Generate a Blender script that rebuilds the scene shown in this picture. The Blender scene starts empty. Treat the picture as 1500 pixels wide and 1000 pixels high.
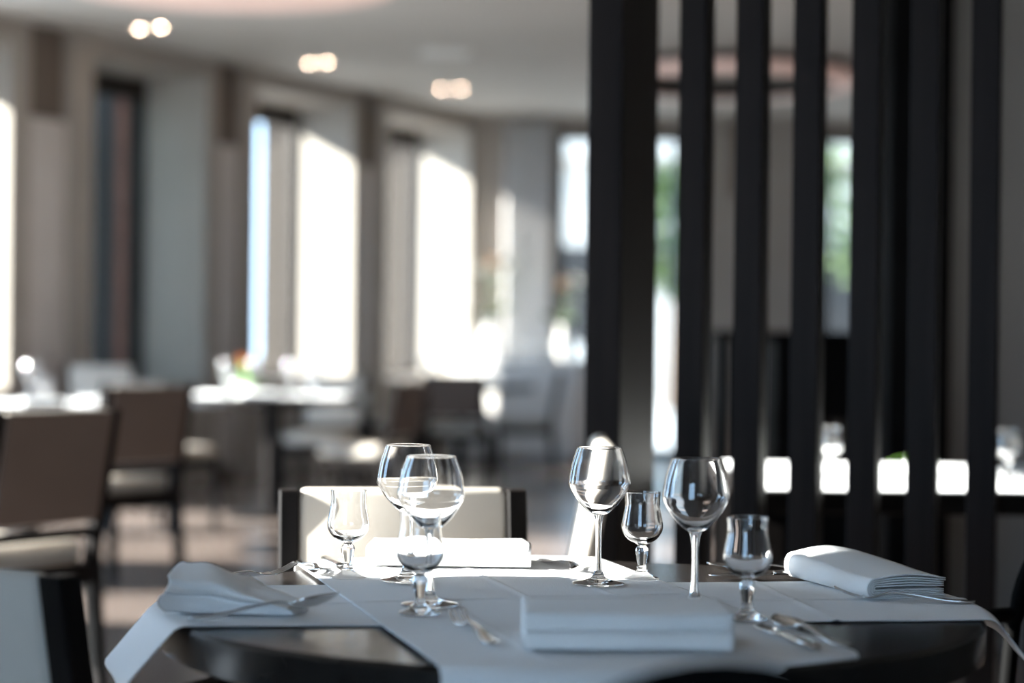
import bpy, bmesh, math, random
from mathutils import Matrix, Vector, noise

random.seed(7)
scene = bpy.context.scene
COL = scene.collection

# ------------------------------------------------------------------ camera
cam_d = bpy.data.cameras.new('camera')
cam_d.sensor_width = 36.0
cam_d.lens = 36.0 * 2968 / 1500
cam_d.clip_end = 300
cam_d.dof.use_dof = True
cam_d.dof.focus_distance = 3.10
cam_d.dof.aperture_fstop = 1.8
cam_d.dof.aperture_blades = 0
cam = bpy.data.objects.new('camera', cam_d)
COL.objects.link(cam)
cam.matrix_world = (Matrix.Translation((0, 0, 1.138))
                    @ Matrix.Rotation(math.radians(90 - 0.19), 4, 'X')
                    @ Matrix.Rotation(math.radians(0.65), 4, 'Z'))
scene.camera = cam

# ------------------------------------------------------------------ sky, sun, exposure
world = bpy.data.worlds.new('sky')
scene.world = world
world.use_nodes = True
bgn = world.node_tree.nodes['Background']
bgn.inputs[0].default_value = (0.47, 0.70, 1.0, 1)
bgn.inputs[1].default_value = 7.6

sun_d = bpy.data.lights.new('sun', 'SUN')
sun_d.energy = 42.0
sun_d.angle = math.radians(0.55)
sun_d.color = (1.0, 0.96, 0.91)
sun = bpy.data.objects.new('sun', sun_d)
COL.objects.link(sun)
SUN_DIR = Vector((0.9986, 0.052, -0.424)).normalized()
sun.rotation_euler = SUN_DIR.to_track_quat('-Z', 'Y').to_euler()
sun.location = (-12, 3, 8)

vs = scene.view_settings
vs.view_transform = 'Standard'
vs.look = 'None'
vs.exposure = 0.36
vs.gamma = 1.0
vs.use_curve_mapping = False

# ------------------------------------------------------------------ materials
MATS = {}


def nt(name):
    m = bpy.data.materials.new(name)
    m.use_nodes = True
    t = m.node_tree
    return m, t, t.nodes['Principled BSDF']


def pmat(name, col, rough=0.5, spec=0.5, metal=0.0, var=0.12, scale=6.0, stretch=(1, 1, 1),
         bump=0.0, bscale=200.0, coat=0.0, sheen=0.0, emit=None, es=0.0, croughness=0.05):
    """principled material with noise colour variation and optional fine relief"""
    m, t, b = nt(name)
    n, l = t.nodes, t.links
    tc = n.new('ShaderNodeTexCoord')
    mp = n.new('ShaderNodeMapping')
    mp.inputs['Scale'].default_value = stretch
    l.new(tc.outputs['Object'], mp.inputs['Vector'])
    nz = n.new('ShaderNodeTexNoise')
    nz.inputs['Scale'].default_value = scale
    nz.inputs['Detail'].default_value = 5
    l.new(mp.outputs['Vector'], nz.inputs['Vector'])
    cr = n.new('ShaderNodeValToRGB')
    cr.color_ramp.elements[0].position = 0.3
    cr.color_ramp.elements[1].position = 0.7
    cr.color_ramp.elements[0].color = tuple(c * (1 - var) for c in col) + (1,)
    cr.color_ramp.elements[1].color = tuple(min(1, c * (1 + var)) for c in col) + (1,)
    l.new(nz.outputs['Fac'], cr.inputs['Fac'])
    l.new(cr.outputs['Color'], b.inputs['Base Color'])
    b.inputs['Roughness'].default_value = rough
    b.inputs['Specular IOR Level'].default_value = spec
    b.inputs['Metallic'].default_value = metal
    b.inputs['Coat Weight'].default_value = coat
    b.inputs['Coat Roughness'].default_value = croughness
    b.inputs['Sheen Weight'].default_value = sheen
    if emit:
        b.inputs['Emission Color'].default_value = emit + (1,)
        b.inputs['Emission Strength'].default_value = es
    if bump:
        nb = n.new('ShaderNodeTexNoise')
        nb.inputs['Scale'].default_value = bscale
        nb.inputs['Detail'].default_value = 3
        l.new(mp.outputs['Vector'], nb.inputs['Vector'])
        bp = n.new('ShaderNodeBump')
        bp.inputs['Strength'].default_value = bump
        bp.inputs['Distance'].default_value = 0.002
        l.new(nb.outputs['Fac'], bp.inputs['Height'])
        l.new(bp.outputs['Normal'], b.inputs['Normal'])
    MATS[name] = m
    return m


def linen(name, col):
    m, t, b = nt(name)
    n, l = t.nodes, t.links
    tc = n.new('ShaderNodeTexCoord')
    h = []
    for sc in ((700, 60, 60), (60, 700, 60)):
        mp = n.new('ShaderNodeMapping')
        mp.inputs['Scale'].default_value = sc
        l.new(tc.outputs['Object'], mp.inputs['Vector'])
        nz = n.new('ShaderNodeTexNoise')
        nz.inputs['Scale'].default_value = 1.0
        l.new(mp.outputs['Vector'], nz.inputs['Vector'])
        h.append(nz)
    ad = n.new('ShaderNodeMath')
    ad.operation = 'ADD'
    l.new(h[0].outputs['Fac'], ad.inputs[0])
    l.new(h[1].outputs['Fac'], ad.inputs[1])
    bp = n.new('ShaderNodeBump')
    bp.inputs['Strength'].default_value = 0.25
    bp.inputs['Distance'].default_value = 0.001
    l.new(ad.outputs[0], bp.inputs['Height'])
    l.new(bp.outputs['Normal'], b.inputs['Normal'])
    b.inputs['Base Color'].default_value = col + (1,)
    b.inputs['Roughness'].default_value = 0.85
    b.inputs['Specular IOR Level'].default_value = 0.2
    b.inputs['Sheen Weight'].default_value = 0.15
    MATS[name] = m
    return m


def glass(name, col=(1, 1, 1), ior=1.48, rough=0.0):
    m = bpy.data.materials.new(name)
    m.use_nodes = True
    t = m.node_tree
    t.nodes.remove(t.nodes['Principled BSDF'])
    g = t.nodes.new('ShaderNodeBsdfGlass')
    g.inputs['Color'].default_value = col + (1,)
    g.inputs['Roughness'].default_value = rough
    g.inputs['IOR'].default_value = ior
    t.links.new(g.outputs[0], t.nodes['Material Output'].inputs['Surface'])
    MATS[name] = m
    return m


def pane_mat(name, tint):
    m = bpy.data.materials.new(name)
    m.use_nodes = True
    t = m.node_tree
    t.nodes.remove(t.nodes['Principled BSDF'])
    tr = t.nodes.new('ShaderNodeBsdfTransparent')
    tr.inputs[0].default_value = tint + (1,)
    gl = t.nodes.new('ShaderNodeBsdfGlossy')
    gl.inputs['Roughness'].default_value = 0.02
    lw = t.nodes.new('ShaderNodeLayerWeight')      # Schlick curve, alike on both faces of the pane
    pw = t.nodes.new('ShaderNodeMath')
    pw.operation = 'POWER'
    pw.inputs[1].default_value = 5.0
    t.links.new(lw.outputs['Facing'], pw.inputs[0])
    fr = t.nodes.new('ShaderNodeMath')
    fr.operation = 'MULTIPLY_ADD'
    fr.inputs[1].default_value = 0.96
    fr.inputs[2].default_value = 0.04
    t.links.new(pw.outputs[0], fr.inputs[0])
    mx = t.nodes.new('ShaderNodeMixShader')
    t.links.new(fr.outputs[0], mx.inputs[0])
    t.links.new(tr.outputs[0], mx.inputs[1])
    t.links.new(gl.outputs[0], mx.inputs[2])
    t.links.new(mx.outputs[0], t.nodes['Material Output'].inputs['Surface'])
    MATS[name] = m
    return m


def emat(name, col, s):
    m = bpy.data.materials.new(name)
    m.use_nodes = True
    t = m.node_tree
    t.nodes.remove(t.nodes['Principled BSDF'])
    e = t.nodes.new('ShaderNodeEmission')
    e.inputs[0].default_value = col + (1,)
    e.inputs[1].default_value = s
    t.links.new(e.outputs[0], t.nodes['Material Output'].inputs['Surface'])
    MATS[name] = m
    return m


pmat('wall', (0.38, 0.34, 0.305), 0.8, 0.2, var=0.05, scale=2, bump=0.15, bscale=90)
pmat('reveal', (0.50, 0.475, 0.44), 0.75, 0.2, var=0.03, scale=2)
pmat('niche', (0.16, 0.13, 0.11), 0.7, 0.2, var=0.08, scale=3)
pmat('wall_panel', (0.62, 0.575, 0.55), 0.7, 0.2, var=0.04, scale=4)
pmat('grey_wall', (0.20, 0.19, 0.18), 0.8, 0.2, var=0.04, scale=2)
pmat('ceiling', (0.50, 0.475, 0.445), 0.85, 0.1, var=0.03, scale=1)
pmat('floor', (0.135, 0.106, 0.092), 0.26, 0.22, var=0.2, scale=1.6)
pmat('ground', (0.45, 0.44, 0.42), 0.9, 0.1, var=0.15, scale=0.5)
pmat('frame_dark', (0.030, 0.026, 0.024), 0.45, 0.4, var=0.1)
pmat('slat_wood', (0.014, 0.0105, 0.0095), 0.50, 0.10, var=0.35, scale=3, stretch=(12, 12, 0.5))
pmat('chair_wood', (0.008, 0.0065, 0.006), 0.45, 0.08, var=0.3, scale=4, stretch=(10, 10, 0.8))
pmat('table_wood', (0.013, 0.011, 0.010), 0.22, 0.28, var=0.3, scale=3, stretch=(1, 9, 9))
pmat('upholstery', (0.52, 0.47, 0.41), 0.62, 0.3, var=0.04, scale=8, bump=0.2, bscale=260)
pmat('brown_and_shade_upholstery', (0.135, 0.10, 0.083), 0.65, 0.3, var=0.05, scale=8, bump=0.2, bscale=260)  # bentwood seat colour; on background chair backs it stands for shade
linen('linen', (0.82, 0.82, 0.82))
linen('napkin_linen', (0.86, 0.86, 0.85))
glass('glass')
glass('glint_glass', rough=0.10)  # roughened so that sun glints show on the far glasses
pane_mat('pane', (0.95, 0.97, 0.97))
pane_mat('tinted_pane', (0.76, 0.76, 0.74))
pmat('steel', (0.72, 0.71, 0.70), 0.10, 0.5, metal=1.0, var=0.03, scale=30)
emat('lamp_glow', (1.0, 0.74, 0.54), 110.0)
pmat('pink_shade', (0.72, 0.56, 0.50), 0.6, 0.2, var=0.03, emit=(1.0, 0.62, 0.52), es=0.16)
pmat('white_paint', (0.75, 0.74, 0.72), 0.5, 0.3, var=0.02)
pmat('brick_red', (0.28, 0.13, 0.10), 0.8, 0.2, var=0.2, scale=8)
pmat('dark_exterior', (0.045, 0.042, 0.042), 0.8, 0.2, var=0.15, scale=3)
pmat('fin_brown', (0.020, 0.016, 0.0145), 0.7, 0.2, var=0.1)
pmat('black_lacquer', (0.0035, 0.0035, 0.0035), 0.6, 0.02, var=0.2)
pmat('leaf', (0.06, 0.10, 0.035), 0.5, 0.3, var=0.35, scale=5)
pmat('leaf_bright', (0.25, 0.55, 0.06), 0.5, 0.3, var=0.25, scale=20)
pmat('petal_orange', (0.85, 0.28, 0.06), 0.6, 0.2, var=0.15, scale=30)
pmat('petal_pale', (0.85, 0.62, 0.45), 0.6, 0.2, var=0.1, scale=30)
pmat('petal_white', (0.85, 0.85, 0.82), 0.6, 0.2, var=0.05, scale=30)
pmat('ceramic', (0.85, 0.85, 0.84), 0.2, 0.5, var=0.02)
pmat('bark', (0.12, 0.09, 0.07), 0.9, 0.1, var=0.3, scale=6)
pmat('sheer', (0.75, 0.75, 0.76), 0.9, 0.1, var=0.03)
pmat('facade', (0.55, 0.50, 0.45), 0.9, 0.1, var=0.06, scale=1)


# ------------------------------------------------------------------ mesh builder
class MB:
    def __init__(self):
        self.v, self.f, self.sm = [], [], []

    def add(self, vs, fs, smooth=False, M=None):
        o = len(self.v)
        for p in vs:
            p = Vector(p)
            self.v.append(M @ p if M else p)
        for f in fs:
            self.f.append([o + i for i in f])
            self.sm.append(smooth)
        return self

    def box(self, x0, x1, y0, y1, z0, z1, M=None):
        return self.hexa([(x0, y0, z0), (x1, y0, z0), (x1, y1, z0), (x0, y1, z0),
                          (x0, y0, z1), (x1, y0, z1), (x1, y1, z1), (x0, y1, z1)], M)

    def hexa(self, p, M=None):
        return self.add(p, [(0, 3, 2, 1), (4, 5, 6, 7), (0, 1, 5, 4), (1, 2, 6, 5), (2, 3, 7, 6), (3, 0, 4, 7)], False, M)

    def prism(self, poly, z0, z1, M=None):
        n = len(poly)
        vs = [(x, y, z0) for x, y in poly] + [(x, y, z1) for x, y in poly]
        fs = [list(range(n))[::-1], list(range(n, 2 * n))]
        fs += [(i, (i + 1) % n, n + (i + 1) % n, n + i) for i in range(n)]
        return self.add(vs, fs, False, M)

    def lathe(self, prof, seg=32, smooth=True, M=None, phase=0.0):
        """open profile of (r, z); r = 0 makes a pole"""
        vs, fs, rings = [], [], []
        for r, z in prof:
            if r < 1e-6:
                rings.append([len(vs)])
                vs.append((0, 0, z))
            else:
                rings.append(list(range(len(vs), len(vs) + seg)))
                for k in range(seg):
                    a = 2 * math.pi * (k + phase) / seg
                    vs.append((r * math.cos(a), r * math.sin(a), z))
        for A, B in zip(rings, rings[1:]):
            for k in range(seg):
                k2 = (k + 1) % seg
                if len(A) == 1 and len(B) == 1:
                    continue
                if len(A) == 1:
                    fs.append((A[0], B[k], B[k2]))
                elif len(B) == 1:
                    fs.append((A[k2], A[k], B[0]))
                else:
                    fs.append((A[k], A[k2], B[k2], B[k]))
        return self.add(vs, fs, smooth, M)

    def tube(self, pts, rad, seg=10, smooth=True, M=None, closed=False):
        pts = [Vector(p) for p in pts]
        n = len(pts)
        if not hasattr(rad, '__len__'):
            rad = [rad] * n
        vs, fs = [], []
        up = None
        for i, p in enumerate(pts):
            a = pts[(i - 1) % n] if (closed or i > 0) else p
            b = pts[(i + 1) % n] if (closed or i < n - 1) else p
            d = (b - a).normalized()
            if up is None:
                up = d.orthogonal().normalized()
            else:
                up = (up - d * up.dot(d)).normalized()
            w = d.cross(up)
            for k in range(seg):
                t = 2 * math.pi * k / seg
                vs.append(p + (up * math.cos(t) + w * math.sin(t)) * rad[i])
        m = n if closed else n - 1
        for i in range(m):
            for k in range(seg):
                a, b = i * seg, ((i + 1) % n) * seg
                k2 = (k + 1) % seg
                fs.append((a + k, a + k2, b + k2, b + k))
        if not closed:
            fs.append(list(range(seg))[::-1])
            fs.append(list(range((n - 1) * seg, n * seg)))
        return self.add(vs, fs, smooth, M)

    def grid(self, fn, nu, nv, smooth=True, M=None, thick=0.0):
        """fn(i/nu, j/nv) -> point"""
        vs = [Vector(fn(i / nu, j / nv)) for i in range(nu + 1) for j in range(nv + 1)]
        q = nv + 1
        fs = [(i * q + j, (i + 1) * q + j, (i + 1) * q + j + 1, i * q + j + 1) for i in range(nu) for j in range(nv)]
        if thick:
            nrm = []
            for i in range(nu + 1):
                for j in range(nv + 1):
                    a = vs[min(i + 1, nu) * q + j] - vs[max(i - 1, 0) * q + j]
                    b = vs[i * q + min(j + 1, nv)] - vs[i * q + max(j - 1, 0)]
                    nrm.append(a.cross(b).normalized())
            o = len(vs)
            vs2 = [v - n * thick for v, n in zip(vs, nrm)]
            fs2 = [tuple(o + k for k in reversed(f)) for f in fs]
            for i in range(nu):
                a, b = i * q, (i + 1) * q
                fs2.append((b, a, a + o, b + o))
                fs2.append((a + nv, b + nv, b + nv + o, a + nv + o))
            for j in range(nv):
                a, b = j, j + 1
                fs2.append((a, b, b + o, a + o))
                c = nu * q
                fs2.append((c + b, c + a, c + a + o, c + b + o))
            return self.add(vs + vs2, fs + fs2, smooth, M)
        return self.add(vs, fs, smooth, M)

    def mesh(self, name, mat, bevel=0.0, segs=2, fix=True):
        me = bpy.data.meshes.new(name)
        me.from_pydata([tuple(v) for v in self.v], [], self.f)
        for p, s in zip(me.polygons, self.sm):
            p.use_smooth = s
        if fix or bevel:
            bm = bmesh.new()
            bm.from_mesh(me)
            if fix:
                bmesh.ops.recalc_face_normals(bm, faces=bm.faces)
            if bevel:
                ed = [e for e in bm.edges if len(e.link_faces) == 2 and e.calc_face_angle(0) > 0.5]
                bmesh.ops.bevel(bm, geom=ed, offset=bevel, segments=segs, profile=0.5, affect='EDGES', clamp_overlap=True)
                if segs > 1:
                    for f in bm.faces:
                        f.smooth = True
            if mat != 'glass':
                for e in bm.edges:
                    if len(e.link_faces) == 2 and e.calc_face_angle(0) > 0.75:
                        e.smooth = False
            bm.to_mesh(me)
            bm.free()
        me.materials.append(MATS[mat])
        me.update()
        return me

    def build(self, name, mat, parent=None, bevel=0.0, segs=2, fix=True):
        return link(name, self.mesh(name, mat, bevel, segs, fix), parent)


def link(name, data, parent=None):
    o = bpy.data.objects.new(name, data)
    COL.objects.link(o)
    if parent:
        o.parent = parent
    return o


def tag(o, label=None, cat=None, group=None, kind=None):
    if label:
        o['label'] = label
    if cat:
        o['category'] = cat
    if group:
        o['group'] = group
    if kind:
        o['kind'] = kind
    return o


def empty(name, loc=(0, 0, 0), rz=0.0):
    o = bpy.data.objects.new(name, None)
    o.empty_display_size = 0.1
    COL.objects.link(o)
    o.location = loc
    o.rotation_euler = (0, 0, rz)
    return o


KIDS = {}


def copy_tree(o, parent=None):
    c = o.copy()
    COL.objects.link(c)
    if parent:
        c.parent = parent
    for ch in [x for x in list(o.children)]:
        copy_tree(ch, c)
    return c


def place(proto, used, loc, rz, label, cat, group=None, scale=1.0):
    """first use moves the prototype itself; later uses copy it"""
    o = proto if not used[0] else copy_tree(proto)
    used[0] = True
    o.location = loc
    o.rotation_euler = (0, 0, rz)
    o.scale = (scale,) * 3
    return tag(o, label, cat, group)


def heading(x, y):
    """rotation about z that turns local +Y towards (x, y)"""
    return math.atan2(y, x) - math.pi / 2


# ------------------------------------------------------------------ the room
H = 3.20
TH = math.radians(27.6)
CX, CY = -0.384, 19.0
# frame of the long window wall: X along it towards the camera, Y into the room
MW = Matrix(((-math.sin(TH), math.cos(TH), 0, CX), (-math.cos(TH), -math.sin(TH), 0, CY), (0, 0, 1, 0), (0, 0, 0, 1)))
BX, BY = math.cos(0.02), math.sin(0.02)
# frame of the end wall: X along it to the right, Y outwards
BW = Matrix(((BX, -BY, 0, CX), (BY, BX, 0, CY), (0, 0, 1, 0), (0, 0, 0, 1)))
NX = -3.6            # inner face of the near window wall
XR = 6.0


def poly_room(m):
    return [(NX - m, -3 - m), (XR + m, -3 - m), (XR + m, 19.1 + m), (CX, CY + m * 1.3), (CX - m, CY + m * 0.6), (NX - m, 12.85)]


MB().prism(poly_room(0.75), -0.2, 0.0).build('floor', 'floor')
tag(bpy.data.objects['floor'], kind='structure')
MB().prism(poly_room(0.75), H, H + 0.2).build('ceiling', 'ceiling')
tag(bpy.data.objects['ceiling'], kind='structure')
g = MB().prism([(-60, -40), (60, -40), (60, 120), (-60, 120)], -0.45, -0.22).build('pavement', 'ground')
tag(g, kind='structure')

HEAD = 3.05
# long window wall seen in the picture
openings = [(0.056, 1.546), (2.10, 3.52), (4.176, 5.497), (6.343, 6.85)]
piers = [(-0.3, 0.056), (1.546, 2.10), (3.52, 4.176), (5.497, 6.343), (6.85, 7.0)]
wm = MB()
for a0, a1 in piers:
    wm.box(a0, a1, -0.66, -0.09, 0, H, MW)
    if 1 < a0 < 6:
        w = a1 - a0
        n1, n0 = a1 - 0.22 * w, a1 - 0.72 * w
        wm.box(a0, n0, -0.09, 0, 0, H, MW)
        wm.box(n1, a1, -0.09, 0, 0, H, MW)
    else:
        wm.box(a0, a1, -0.09, 0, 0, H, MW)
for a0, a1 in openings:
    wm.box(a0, a1, -0.66, 0, HEAD, H, MW)
    wm.box(a0, a1, -0.66, 0, 0, 0.75, MW)
wall_left = tag(wm.build('wall_left', 'wall'), kind='structure')
for a0, a1 in piers:
    if 1 < a0 < 6:
        w = a1 - a0
        n1, n0 = a1 - 0.22 * w, a1 - 0.72 * w
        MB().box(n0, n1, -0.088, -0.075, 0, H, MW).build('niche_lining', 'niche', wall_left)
        MB().box(n0 + 0.01, n1 - 0.01, -0.074, -0.03, 0.1, 2.57, MW).build('wall_panel', 'wall_panel', wall_left, bevel=0.006)
for a0, a1 in openings:      # plastered linings of the deep window reveals
    MB().box(a0 - 0.001, a0 + 0.012, -0.66, -0.002, 0.75, HEAD, MW).build('reveal_lining', 'reveal', wall_left)


def window(name, M, a0, a1, y, side, head=HEAD, mull=(), f=0.07, dp=0.10, pane='pane', sill=0.0, hf=None):
    """glazed opening: frame bars and one pane per field; y = plane of the glass"""
    root = tag(empty(name), kind='structure')
    fm = MB()
    fm.box(a0, a1, y - dp / 2, y + dp / 2, head - (hf or f), head, M)
    fm.box(a0, a1, y - dp / 2, y + dp / 2, sill, sill + f, M)
    xs = [a0] + list(mull) + [a1]
    for i, x in enumerate(xs):
        lo = x if i == 0 else (x - f if i == len(xs) - 1 else x - f / 2)
        fm.box(lo, lo + f, y - dp / 2, y + dp / 2, sill + f, head - f, M)
    fm.build('window_frame', 'frame_dark', root)
    for x0, x1 in zip(xs, xs[1:]):
        MB().box(x0 + f / 2, x1 - f / 2, y - 0.004, y + 0.004, sill + f / 2, head - f / 2, M).build('pane', pane, root)
    return root


wn = 1
for a0, a1 in openings:
    wr = window('window_%d' % wn, MW, a0, a1, -0.60, 1, mull=(), f=0.05, dp=0.08, pane='tinted_pane', sill=0.75, hf=0.16)
    MB().box(a0 - 0.06, a0 + 0.02, -0.92, -0.66, 0.0, H, MW).build('outer_fin', 'fin_brown', wr)
    wn += 1

# end wall
bo = [(0.774, 2.004), (3.275, 4.5)]
bm_ = MB()
for s0, s1 in [(0.0, 0.774), (2.004, 3.275), (4.5, 6.75)]:
    bm_.box(s0, s1, 0, 0.4, 0, H, BW)
for s0, s1 in bo:
    bm_.box(s0, s1, 0, 0.4, 3.06, H, BW)
wall_back = tag(bm_.build('wall_back', 'wall'), kind='structure')
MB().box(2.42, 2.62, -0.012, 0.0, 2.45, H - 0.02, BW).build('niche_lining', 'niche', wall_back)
for s0, s1 in bo:
    window('window_%d' % wn, BW, s0, s1, 0.10, 1, head=3.06, f=0.085, dp=0.12, pane='tinted_pane')
    wn += 1

# near window wall beside the table, outside the picture
NW = Matrix.Identity(4)
no = [(2.92, 4.0), (4.85, 6.3), (7.7, 8.75), (9.9, 11.2), (11.45, 12.80)]
nm = MB()
y = -3.4
for y0, y1 in no:
    nm.box(NX - 0.35, NX, y, y0, 0, H)
    nm.box(NX - 0.35, NX, y0, y1, 2.70 if y0 < 3 else HEAD, H)
    y = y1
nm.box(NX - 0.35, NX, y, 12.86, 0, H)
tag(nm.build('wall_near', 'wall'), kind='structure')
RY = Matrix(((0, -1, 0, 0), (1, 0, 0, 0), (0, 0, 1, 0), (0, 0, 0, 1)))   # X -> +y, Y -> -x
for y0, y1 in no:
    window('window_%d' % wn, RY, y0, y1, 3.6 + 0.2, 1, f=0.06, dp=0.08, head=2.70 if y0 < 3 else HEAD)
    wn += 1
# wall behind the camera with wide glazing
ro = [(-3.2, -0.8)]
rm = MB()
x = NX - 0.35
for x0, x1 in ro:
    rm.box(x, x0, -3.4, -3.0, 0, H)
    rm.box(x0, x1, -3.4, -3.0, HEAD, H)
    x = x1
rm.box(x, XR + 0.3, -3.4, -3.0, 0, H)
tag(rm.build('wall_rear', 'wall'), kind='structure')
for x0, x1 in ro:
    window('window_%d' % wn, Matrix.Identity(4), x0, x1, -3.25, 1, mull=((x0 + x1) / 2,), f=0.06, dp=0.08)
    wn += 1
tag(MB().box(XR, XR + 0.3, -3.4, 19.5, 0, H).build('wall_right', 'wall'), kind='structure')
# dark grey cross wall behind the slatted screen with its black end pillar
cw = tag(MB().box(1.60, XR, 7.5, 7.75, 0, H).build('wall_cross', 'grey_wall'), kind='structure')
MB().box(1.375, 1.60, 7.40, 7.85, 0, H).build('end_pillar', 'black_lacquer', cw, bevel=0.004)

# ------------------------------------------------------------------ things outside the windows
scr = tag(empty('exterior_screen'), 'dark outdoor screen wall with a reddish post behind the dark window', 'screen wall')
MB().box(4.10, 4.17, -2.4, -0.67, -0.2, 3.6, MW).build('wall_slab', 'dark_exterior', scr)
MB().box(4.18, 4.24, -0.80, -0.72, -0.2, 3.6, MW).build('post', 'brick_red', scr)
MB().box(4.08, 4.20, -2.45, -0.67, 3.6, 3.7, MW).build('coping', 'dark_exterior', scr)
tag(MB().box(-5.7, -5.0, 13.5, 15.95, -0.22, 6.8).build('added_sun_blocker', 'leaf', bevel=0.25, segs=3),  # unseen block added to keep the sun off the dark window
    'unseen added hedge outside shading the dark window', 'blocker')


def tree(loc, h, r, label, seed):
    t = empty('garden_tree', loc)
    tag(t, label, 'tree', 'trees outside the end windows')
    MB().tube([(0, 0, 0), (0.05, 0, h * 0.4), (0, 0.05, h * 0.75)], [0.16, 0.12, 0.06], 8).build('trunk', 'bark', t)
    rnd = random.Random(seed)
    m = MB()
    for k in range(1500):
        d = Vector((rnd.gauss(0, 1), rnd.gauss(0, 1), rnd.gauss(0, 1))).normalized()
        p = d * r * rnd.uniform(0.55, 1.0)
        p.z = p.z * 1.2 + h * 0.72
        q = Matrix.Rotation(rnd.uniform(0, 6.3), 3, 'Z') @ Matrix.Rotation(rnd.uniform(0, 3), 3, 'X')
        s = rnd.uniform(0.10, 0.18)
        m.add([p + q @ Vector(c) * s for c in ((-1, 0, 0), (0, -0.5, 0.1), (1, 0, 0), (0, 0.5, 0.1))], [(0, 1, 2, 3)])
    tag(m.build('crown', 'leaf', t, fix=False), kind='stuff')


tree((2.95, 37, -0.22), 4.6, 1.1, 'low leafy green tree outside the end window beside the screen', 1)
tree((6.5, 36, -0.22), 6.0, 1.8, 'leafy green tree outside the window seen through the slats', 2)
fb = tag(empty('garden_building', (8.5, 42, -0.22)), 'pale plastered building beyond the garden trees', 'building')
MB().box(-9, 9, 0, 5, 0, 5.0).build('wall', 'facade', fb)
MB().prism([(-9.4, -0.4), (9.4, -0.4), (9.4, 5.4), (-9.4, 5.4)], 5.0, 5.35).build('roof', 'facade', fb)
for k in range(6):
    w = MB().box(-7.8 + k * 2.8, -6.6 + k * 2.8, -0.04, 0.0, 1.2, 3.2).build('window', 'frame_dark', fb)

# ------------------------------------------------------------------ curtain in the corner
cm = MB()


def cur(u, v):
    s = 0.30 + 0.44 * u
    p = BW @ Vector((s, -0.07 - 0.028 * math.sin(u * 2 * math.pi * 7), 0.02 + 3.1 * v))
    return p


cm.grid(cur, 90, 2, True, None, 0.003)
tag(cm.build('curtain', 'sheer', fix=False), 'pale pleated curtain hanging beside the end window', 'curtain')

# ------------------------------------------------------------------ ceiling lamps
CHAIR = {}


def spot_proto():
    r = empty('ceiling_spotlight')
    MB().lathe([(0, 0), (0.045, 0), (0.047, -0.010), (0.034, -0.012), (0.030, -0.006), (0, -0.006)], 24).build('trim_ring', 'white_paint', r)
    MB().lathe([(0.0, -0.012), (0.012, -0.011), (0.015, -0.006), (0.0, -0.006)], 20).build('bulb', 'lamp_glow', r)
    return r


sp = spot_proto()
su = [False]
for (x, y, lab) in [(-2.56, 13.80, 'round ceiling spotlight of the pair nearest the dark window, outer one'),
                    (-2.40, 13.72, 'round ceiling spotlight of the pair nearest the dark window, inner one'),
                    (-1.57, 15.47, 'round ceiling spotlight of the middle pair, outer one'),
                    (-1.43, 15.40, 'round ceiling spotlight of the middle pair, inner one'),
                    (-0.62, 17.00, 'round ceiling spotlight of the pair nearest the far corner, outer one'),
                    (-0.45, 16.95, 'round ceiling spotlight of the pair nearest the far corner, inner one'),
                    (1.79, 17.30, 'single round ceiling spotlight seen between the dark slats')]:
    place(sp, su, (x, y, H), 0, lab, 'ceiling light', 'ceiling spotlights')

dv = tag(empty('ceiling_vent', (-0.51, 14.84, H), 0.2), 'small pale square air vent in the ceiling', 'vent')
MB().box(-0.17, 0.17, -0.17, 0.17, -0.012, 0.0).build('frame', 'white_paint', dv, bevel=0.003)
for k in range(5):
    MB().box(-0.13, 0.13, -0.12 + k * 0.05, -0.09 + k * 0.05, -0.02, -0.012).build('slat', 'white_paint', dv)


def round_lamp(loc, r, label):
    t = tag(empty('round_ceiling_lamp', loc), label, 'ceiling light', 'round pink ceiling lamps')
    MB().lathe([(0, 0.0), (r, 0.0), (r, 0.10), (r - 0.03, 0.12), (0, 0.12)], 64).build('housing', 'frame_dark', t)
    MB().lathe([(0, -0.02), (r * 0.97, -0.02), (r * 0.985, -0.005), (r * 0.985, 0.0), (0, 0)], 64).build('diffuser', 'pink_shade', t)


round_lamp((-1.62, 11.25, H - 0.12), 1.0, 'large round pinkish ceiling lamp over the tables by the windows')


def ring_lamp(loc, r, label):
    t = tag(empty('ring_ceiling_lamp', loc), label, 'ceiling light', 'round pink ceiling lamps')
    MB().lathe([(r - 0.12, 0.0), (r, 0.0), (r, 0.13), (r - 0.12, 0.13), (r - 0.12, 0.0)], 64).build('housing', 'frame_dark', t)
    MB().lathe([(r - 0.11, -0.006), (r + 0.006, -0.006), (r + 0.006, 0.07), (r + 0.002, 0.07), (r + 0.002, 0.0), (r - 0.11, 0.0), (r - 0.11, -0.006)], 64).build('diffuser', 'pink_shade', t)


ring_lamp((1.62, 15.5, H - 0.14), 0.95, 'ring shaped pinkish ceiling lamp seen between the slats')

# ------------------------------------------------------------------ slatted screen
SX, SY = 0.966, -0.257
DX, DY = 0.27, 0.963
ss = tag(empty('slatted_screen', (0.168, 4.66, 0)), 'screen of tall dark wooden slats standing behind the set table', 'screen')


def slat(s, w, dep):
    p = [(s * SX, s * SY), ((s + w) * SX, (s + w) * SY),
         ((s + w) * SX + dep * DX, (s + w) * SY + dep * DY), (s * SX + dep * DX, s * SY + dep * DY)]
    return MB().prism(p, 0.0, H - 0.004).mesh('slat', 'slat_wood', bevel=0.003, segs=1)


link('end_post', slat(0.0, 0.083, 0.40), ss)
sm_ = slat(0.0, 0.0635, 0.11)
for k in range(7):
    o = link('slat', sm_, ss)
    s = 0.2116 + 0.1296 * k
    o.location = (s * SX, s * SY, 0)


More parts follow.
